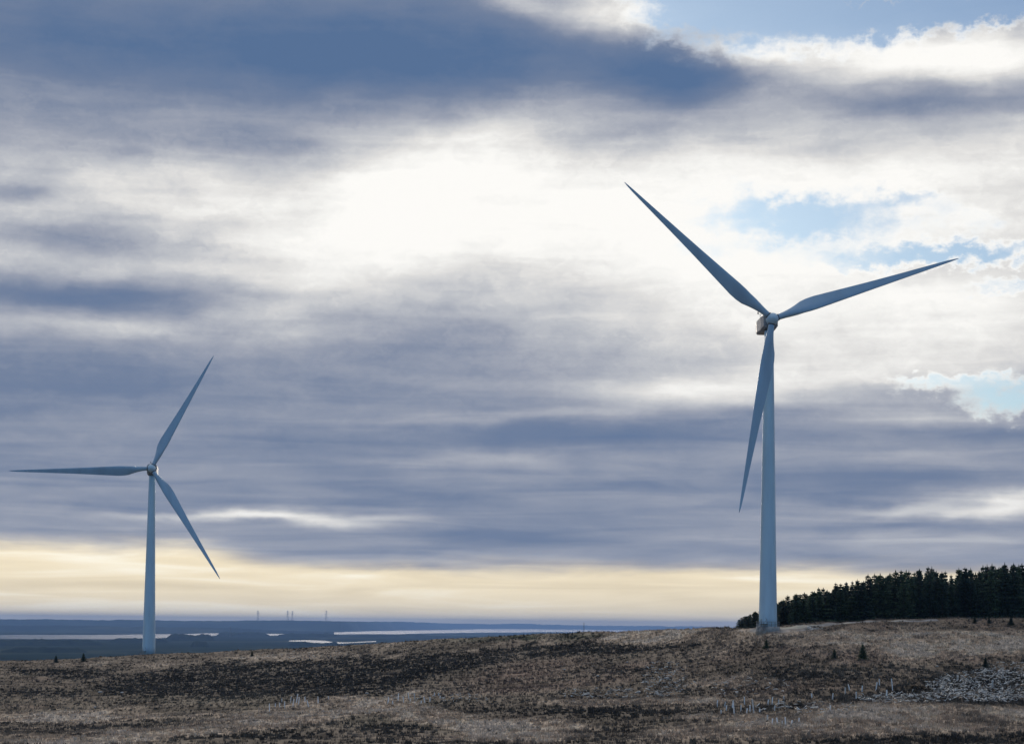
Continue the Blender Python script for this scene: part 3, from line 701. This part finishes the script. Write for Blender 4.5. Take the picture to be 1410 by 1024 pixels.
SH = [('in the dark heather hollow', 'sapling tubes left of centre', [(371, 979, 9), (379, 975, 6), (385, 973, 5), (392, 975, 8), (400, 968, 8), (403, 973, 9), (408, 967, 10), (411, 970, 9), (420, 966, 6), (425, 973, 8), (438, 968, 8), (452, 963, 4), (388, 967, 5)]),
      ('in the row mid slope', 'sapling tubes mid slope', [(534, 969, 8), (541, 970, 5), (548, 965, 9), (556, 968, 8), (563, 964, 9), (571, 963, 8), (565, 967, 5), (585, 967, 7), (592, 966, 6), (598, 958, 4), (604, 958, 4), (606, 961, 3), (580, 969, 4)]),
      ('in the cluster below the larger turbine', 'sapling tubes below the larger turbine', [(997, 974, 7), (1000, 979, 7), (1008, 977, 11), (1011, 983, 14), (1020, 981, 9), (1025, 970, 9), (1028, 983, 7), (1033, 980, 8), (1038, 982, 16), (988, 974, 6), (987, 969, 5), (1046, 981, 5), (1057, 971, 7), (1063, 970, 9), (1072, 970, 6), (1079, 964, 5), (1066, 978, 6), (993, 983, 5)]),
      ('in the lowest row near the bottom', 'sapling tubes low row', [(1057, 992, 7), (1063, 997, 7), (1071, 997, 8), (1082, 999, 10), (1090, 997, 5), (1100, 995, 6), (1077, 998, 5)]),
      ('left of the felled branches', 'sapling tubes near the felled branches', [(1146, 965, 9), (1164, 957, 9), (1170, 950, 7), (1179, 964, 10), (1187, 952, 7), (1206, 951, 10), (1211, 944, 8), (1229, 951, 14), (1221, 959, 8), (1143, 978, 6), (1118, 960, 5)])]
ORD = ['leftmost', 'second', 'third', 'fourth', 'fifth', 'sixth', 'seventh', 'eighth', 'ninth', 'tenth', 'eleventh', 'twelfth', 'thirteenth', 'fourteenth', 'fifteenth', 'sixteenth', 'seventeenth', 'eighteenth', 'nineteenth', 'twentieth']
def nth(i): return ORD[i] if i == 0 else ORD[i]+' from left'
for lab, grp, lst in SH:
    for i_, a_ in enumerate(sorted(lst)):
        lab_ = 'pale %s sapling tube, %s %s' % ('tall' if a_[2] > 9 else 'short', nth(i_), lab)
        shelter(a_[0], a_[1], a_[2]*1.2, lab_, grp)

# ------------------------------------------------------------------ felled branches, stumps, stones
mdead, n, b = newmat('weathered_dead_wood')
pos = n.new('ShaderNodeTexCoord').outputs['Object']
n.put(b.inputs['Base Color'], n.ramp(n.noise(pos, .7, 4, .7), [(.3, (.14, .135, .13)), (.5, (.47, .45, .41)), (.60, (.90, .86, .78))])); b.inputs['Roughness'].default_value = .9
def brash(name, regions, count, label):
    V = []; Fq = []; rg = np.random.default_rng(5)
    tot = sum(q_[4] for q_ in regions)
    for cx, cy, rx, ry, wt_ in regions:
        for i in range(int(count*wt_/tot)):
            a = rg.uniform(0, 6.28); q_ = math.sqrt(rg.random()); px_, py_ = cx+rx*q_*math.cos(a), cy+ry*q_*math.sin(a)
            v = ray(px_, py_); s_ = (1024-py_)
            x, y, z = fast_hit(px_, py_)
            L_ = rg.uniform(.2, .95); th = rg.uniform(.035, .11); ya = rg.uniform(0, 6.28); pi_ = rg.uniform(-.1, .9)*rg.random()
            d = np.array([math.cos(ya)*math.cos(pi_), math.sin(ya)*math.cos(pi_), math.sin(pi_)])
            c0 = np.array([x, y, z+rg.uniform(.02, .30)]); u_ = np.cross(d, [0, 0, 1]); u_ /= np.linalg.norm(u_)+1e-9; w_ = np.cross(u_, d)
            b0 = len(V)
            for e_, t_ in ((0, th), (1, th*.5)):
                for k_ in range(4):
                    aa = k_*math.pi/2; V.append(c0+d*L_*e_+(u_*math.cos(aa)+w_*math.sin(aa))*t_)
            for k_ in range(4): Fq.append((b0+k_, b0+(k_+1) % 4, b0+4+(k_+1) % 4, b0+4+k_))
            Fq.append((b0, b0+3, b0+2, b0+1)); Fq.append((b0+4, b0+5, b0+6, b0+7))
    o = link(name, mesh_np(name, np.array(V), np.array(Fq)), None, [mdead]); tag(o, label, 'felled branches', None, 'stuff')
# quick lookup of the moor along each line of sight
_lx = np.arange(-40, 1460, 10.0); _ly = np.arange(845, 1040, 1.5); _lut = np.zeros((len(_ly), len(_lx)))
rr_ = np.linspace(205, 700, 700)
for i, x_ in enumerate(_lx):
    v = ray(x_, 900); hz = math.hypot(v[0], v[1]); g_ = ground_z(v[0]/hz*rr_, v[1]/hz*rr_, False); _, pyg = proj(v[0]/hz*rr_, v[1]/hz*rr_, g_)
    hor = np.minimum.accumulate(pyg)            # visible rows only
    _lut[:, i] = np.interp(-_ly, -hor+np.arange(len(hor))*1e-7, rr_)
def fast_hit(px_, py_):
    i = int(np.clip(round((px_+40)/10), 0, len(_lx)-1)); j = int(np.clip(round((py_-845)/1.5), 0, len(_ly)-1)); r_ = _lut[j, i]+random.uniform(-1.2, 1.2)
    v = ray(px_, py_); hz = math.hypot(v[0], v[1]); x, y = v[0]/hz*r_, v[1]/hz*r_
    return x, y, float(ground_z(np.array([x]), np.array([y]))[0])
brash('felled_branches', [(1365, 945, 75, 22, 7), (1300, 950, 30, 16, 1.4), (1420, 925, 80, 14, 2.2), (1490, 945, 60, 22, 3), (1390, 960, 60, 7, 1.3)], 2600, 'bleached tangle of felled branches covering the ground at the right edge')
brash('felled_branches', [(1235, 962, 60, 6, 2), (1110, 975, 70, 8, .7), (915, 935, 30, 26, 1.6), (850, 955, 80, 7, 1), (1020, 945, 70, 14, .6), (600, 962, 70, 7, .5), (1120, 866, 14, 2, .35), (420, 903, 80, 5, .3)], 1000, 'scattered bleached sticks and bits of dead wood between the sapling tubes')
mstone, n, b = newmat('pale_stone')
n.put(b.inputs['Base Color'], n.ramp(n.noise(n.new('ShaderNodeTexCoord').outputs['Object'], 3, 5, .6), [(.3, (.28, .28, .27)), (.7, (.62, .61, .58))])); b.inputs['Roughness'].default_value = .9
def stone_mesh(seed):
    import bmesh
    bm = bmesh.new(); bmesh.ops.create_icosphere(bm, subdivisions=2, radius=.5); rg = random.Random(seed); dirs = [Vector((rg.gauss(0, 1), rg.gauss(0, 1), rg.gauss(0, 1))).normalized() for _ in range(9)]
    for v in bm.verts:
        for d_ in dirs:
            q_ = v.co.dot(d_)-.33
            if q_ > 0: v.co -= d_*q_
        v.co.z *= .6; v.co.x *= 1.3
    me_ = bpy.data.meshes.new('stone'); bm.to_mesh(me_); bm.free(); me_.materials.append(mstone); return me_
stones = [stone_mesh(i) for i in range(4)]
SP = [(921, 913, 5), (830, 928, 4), (823, 931, 4), (806, 957, 8), (787, 959, 5), (849, 957, 4), (880, 953, 6), (904, 954, 6), (908, 957, 5), (918, 934, 6), (922, 927, 5), (914, 941, 5), (930, 940, 4), (892, 959, 4), (1030, 935, 5), (1041, 938, 5), (1036, 995, 5), (1022, 995, 5), (505, 955, 5), (482, 965, 4), (138, 953, 5), (168, 954, 5), (131, 974, 4), (777, 922, 4), (864, 912, 4), (940, 950, 4), (1118, 975, 5), (1144, 979, 4), (1290, 918, 4)]
cnt_ = {}
for i, (a_, b_, s_) in enumerate(sorted(SP)):
    x, y, z = ground_hit(a_, b_); d_ = math.hypot(x, y); o = link('stone', stones[i % 4]); o.location = (x, y, z+.12); o.rotation_euler = (0, 0, random.uniform(0, 6)); w_ = s_/F*d_; o.scale = (w_, w_, w_*.9)
    side_ = 'left part' if a_ < 520 else ('middle slope' if a_ < 960 else 'right slope')
    k_ = cnt_.get(side_, 0); cnt_[side_] = k_+1
    tag(o, 'pale weathered stone in the heather, %s on the %s of the moor' % (nth(k_), side_), 'stone', 'pale stones, %s' % side_)
def stump(px, py, hp, lab, lean):
    x, y, z = ground_hit(px, py); d_ = math.hypot(x, y); H_ = hp/F*d_; m_ = MB(); rings = []; rg = random.Random(int(px))
    for f in (0, .08, .2, .5, .8, 1):
        rr_ = (.34 if f == 0 else .24 if f < .1 else .17*(1.2-.4*f)); rings.append([(lean*f*H_+rr_*math.cos(2*math.pi*j/9)*(1+rg.uniform(-.15, .15)), rr_*math.sin(2*math.pi*j/9), f*H_-.1+(rg.uniform(-.2, .25) if f == 1 else 0)) for j in range(9)])
    m_.ring_loft(rings); o = m_.build('tree_stump', mdead if lean < .25 else mbark); o.location = (x, y, z); tag(o, lab, 'stump')
stump(1239, 956, 15, 'dark leaning dead stump beside a pale sapling tube', .32)
stump(1366, 948, 12, 'pale upright stump in the middle of the felled branches', .05)
stump(1318, 938, 9, 'short pale stump at the left side of the felled branches', .1)

# transformer kiosk beside the big tower
kx, ky, kz = ground_hit(1046.5, 866); kz = gz1(kx, ky)
root = link('transformer_kiosk', None); root.location = (kx, ky+2, kz); tag(root, 'small pale grey box cabinet at the left foot of the larger turbine', 'cabinet')
m_ = MB(); m_.box((0, 0, .62), (.9, .8, 1.15), None, .03); m_.build('cabinet_body', grey_paint, root)
m_ = MB(); m_.box((0, 0, 1.25), (1.05, .95, .1), None, .02); m_.build('roof', dark_paint, root)
m_ = MB(); m_.box((0, -.41, .6), (.7, .03, .9)); m_.build('door', grey_paint, root)
# ------------------------------------------------------------------ heather and grass tussocks
mveg, n, b = newmat('moor_plants')
at = n.new('ShaderNodeAttribute', attribute_name='leaf').outputs[0]
n.put(b.inputs['Base Color'], at); b.inputs['Roughness'].default_value = .9; b.inputs['Specular IOR Level'].default_value = .08
def tussocks(name, N_, kind, label, seed):
    rg = np.random.default_rng(seed); a = np.radians(rg.uniform(-18.2, 18.2, N_)); rc = np.interp(a, _ra, _rr)
    r_ = 212+(rc+6-212)*rg.random(N_)**.85
    x = np.sin(a)*r_; y = np.cos(a)*r_; d, p, ru, g, gr_ = cover(x, y)
    pr = rg.random(N_)+gr_*2
    keep = (pr < np.clip((d-.15)*1.2+.3*g-.4*p, .08, 1)) if kind == 'heather' else (pr < .35+.65*np.clip(p+.4*ru, 0, 1))*(rg.random(N_)-gr_*2 > d*.85)
    x, y, d, p, ru, g = (q_[keep] for q_ in (x, y, d, p, ru, g)); n_ = len(x); z = ground_z(x, y)
    nb_ = 7 if kind == 'heather' else 7
    base_c = cover_rgb(x, y)
    if kind == 'heather':
        col = base_c*.75+HEATH*.35; col = col*rg.uniform(.6, 1.6, n_)[:, None]
    else:
        col = base_c*1.02+np.array([.012, .010, .007]); col = col*rg.lognormal(0, .17, n_)[:, None]
    rad = rg.uniform(.18, .5, n_) if kind == 'heather' else rg.uniform(.12, .34, n_); hgt = (rg.uniform(.15, .5, n_) if kind == 'heather' else rg.uniform(.18, .52, n_))
    V = np.zeros((n_, nb_, 3, 3), np.float32)
    for k_ in range(nb_):
        th = rg.uniform(0, 6.28, n_); off = rg.uniform(0, 1, n_)*rad*.8; cx, cy = x+np.cos(th)*off, y+np.sin(th)*off
        ph = rg.uniform(0, 6.28, n_); wd = (rad*.55 if kind == 'heather' else rad*.16)*rg.uniform(.7, 1.3, n_); hh_ = hgt*rg.uniform(.6, 1.2, n_); sp_ = (rad*.5)*rg.uniform(.2, 1.4, n_)
        V[:, k_, 0] = np.c_[cx-np.cos(ph)*wd, cy-np.sin(ph)*wd, z-.06]; V[:, k_, 1] = np.c_[cx+np.cos(ph)*wd, cy+np.sin(ph)*wd, z-.06]
        V[:, k_, 2] = np.c_[cx+np.cos(th)*sp_, cy+np.sin(th)*sp_, z+hh_]
    Vf = V.reshape(-1, 3); Fq = np.arange(len(Vf)).reshape(-1, 3)
    me_ = mesh_np(name, Vf, Fq); cl_ = np.repeat(col, nb_*3, 0)*rg.uniform(.85, 1.15, len(Vf)//3).repeat(3)[:, None]; attr(me_, 'leaf', cl_)
    o = link(name, me_, None, [mveg]); tag(o, label, 'heather' if kind == 'heather' else 'grass', None, 'stuff')
tussocks('heather_clumps', 100000, 'heather', 'dark low heather covering the hollows and banks of the moor', 1)
tussocks('moor_grass', 180000, 'grass', 'dry straw coloured tussock grass covering the open moor', 2)

# ------------------------------------------------------------------ haze over the whole scene
m_ = MB(); m_.box((0, 0, 0), (1, 1, 1)); hz_o = m_.build('haze', None); hz_o.data.materials.clear()
hz_o.scale = (120000, 120000, 239); hz_o.location = (0, 0, PLAIN-4+119.5)
hm = bpy.data.materials.new('haze'); hm.use_nodes = True; ht = hm.node_tree; ht.nodes.clear()
pv = ht.nodes.new('ShaderNodeVolumePrincipled'); pv.inputs['Color'].default_value = (.35, .57, 1.0, 1); pv.inputs['Density'].default_value = 3.3e-5; pv.inputs['Anisotropy'].default_value = 0.0
ho = ht.nodes.new('ShaderNodeOutputMaterial'); ht.links.new(pv.outputs[0], ho.inputs['Volume'])
hz_o.data.materials.append(hm); tag(hz_o, 'thin blue haze over the plain', 'haze', None, 'stuff')
print('trees', nt_)
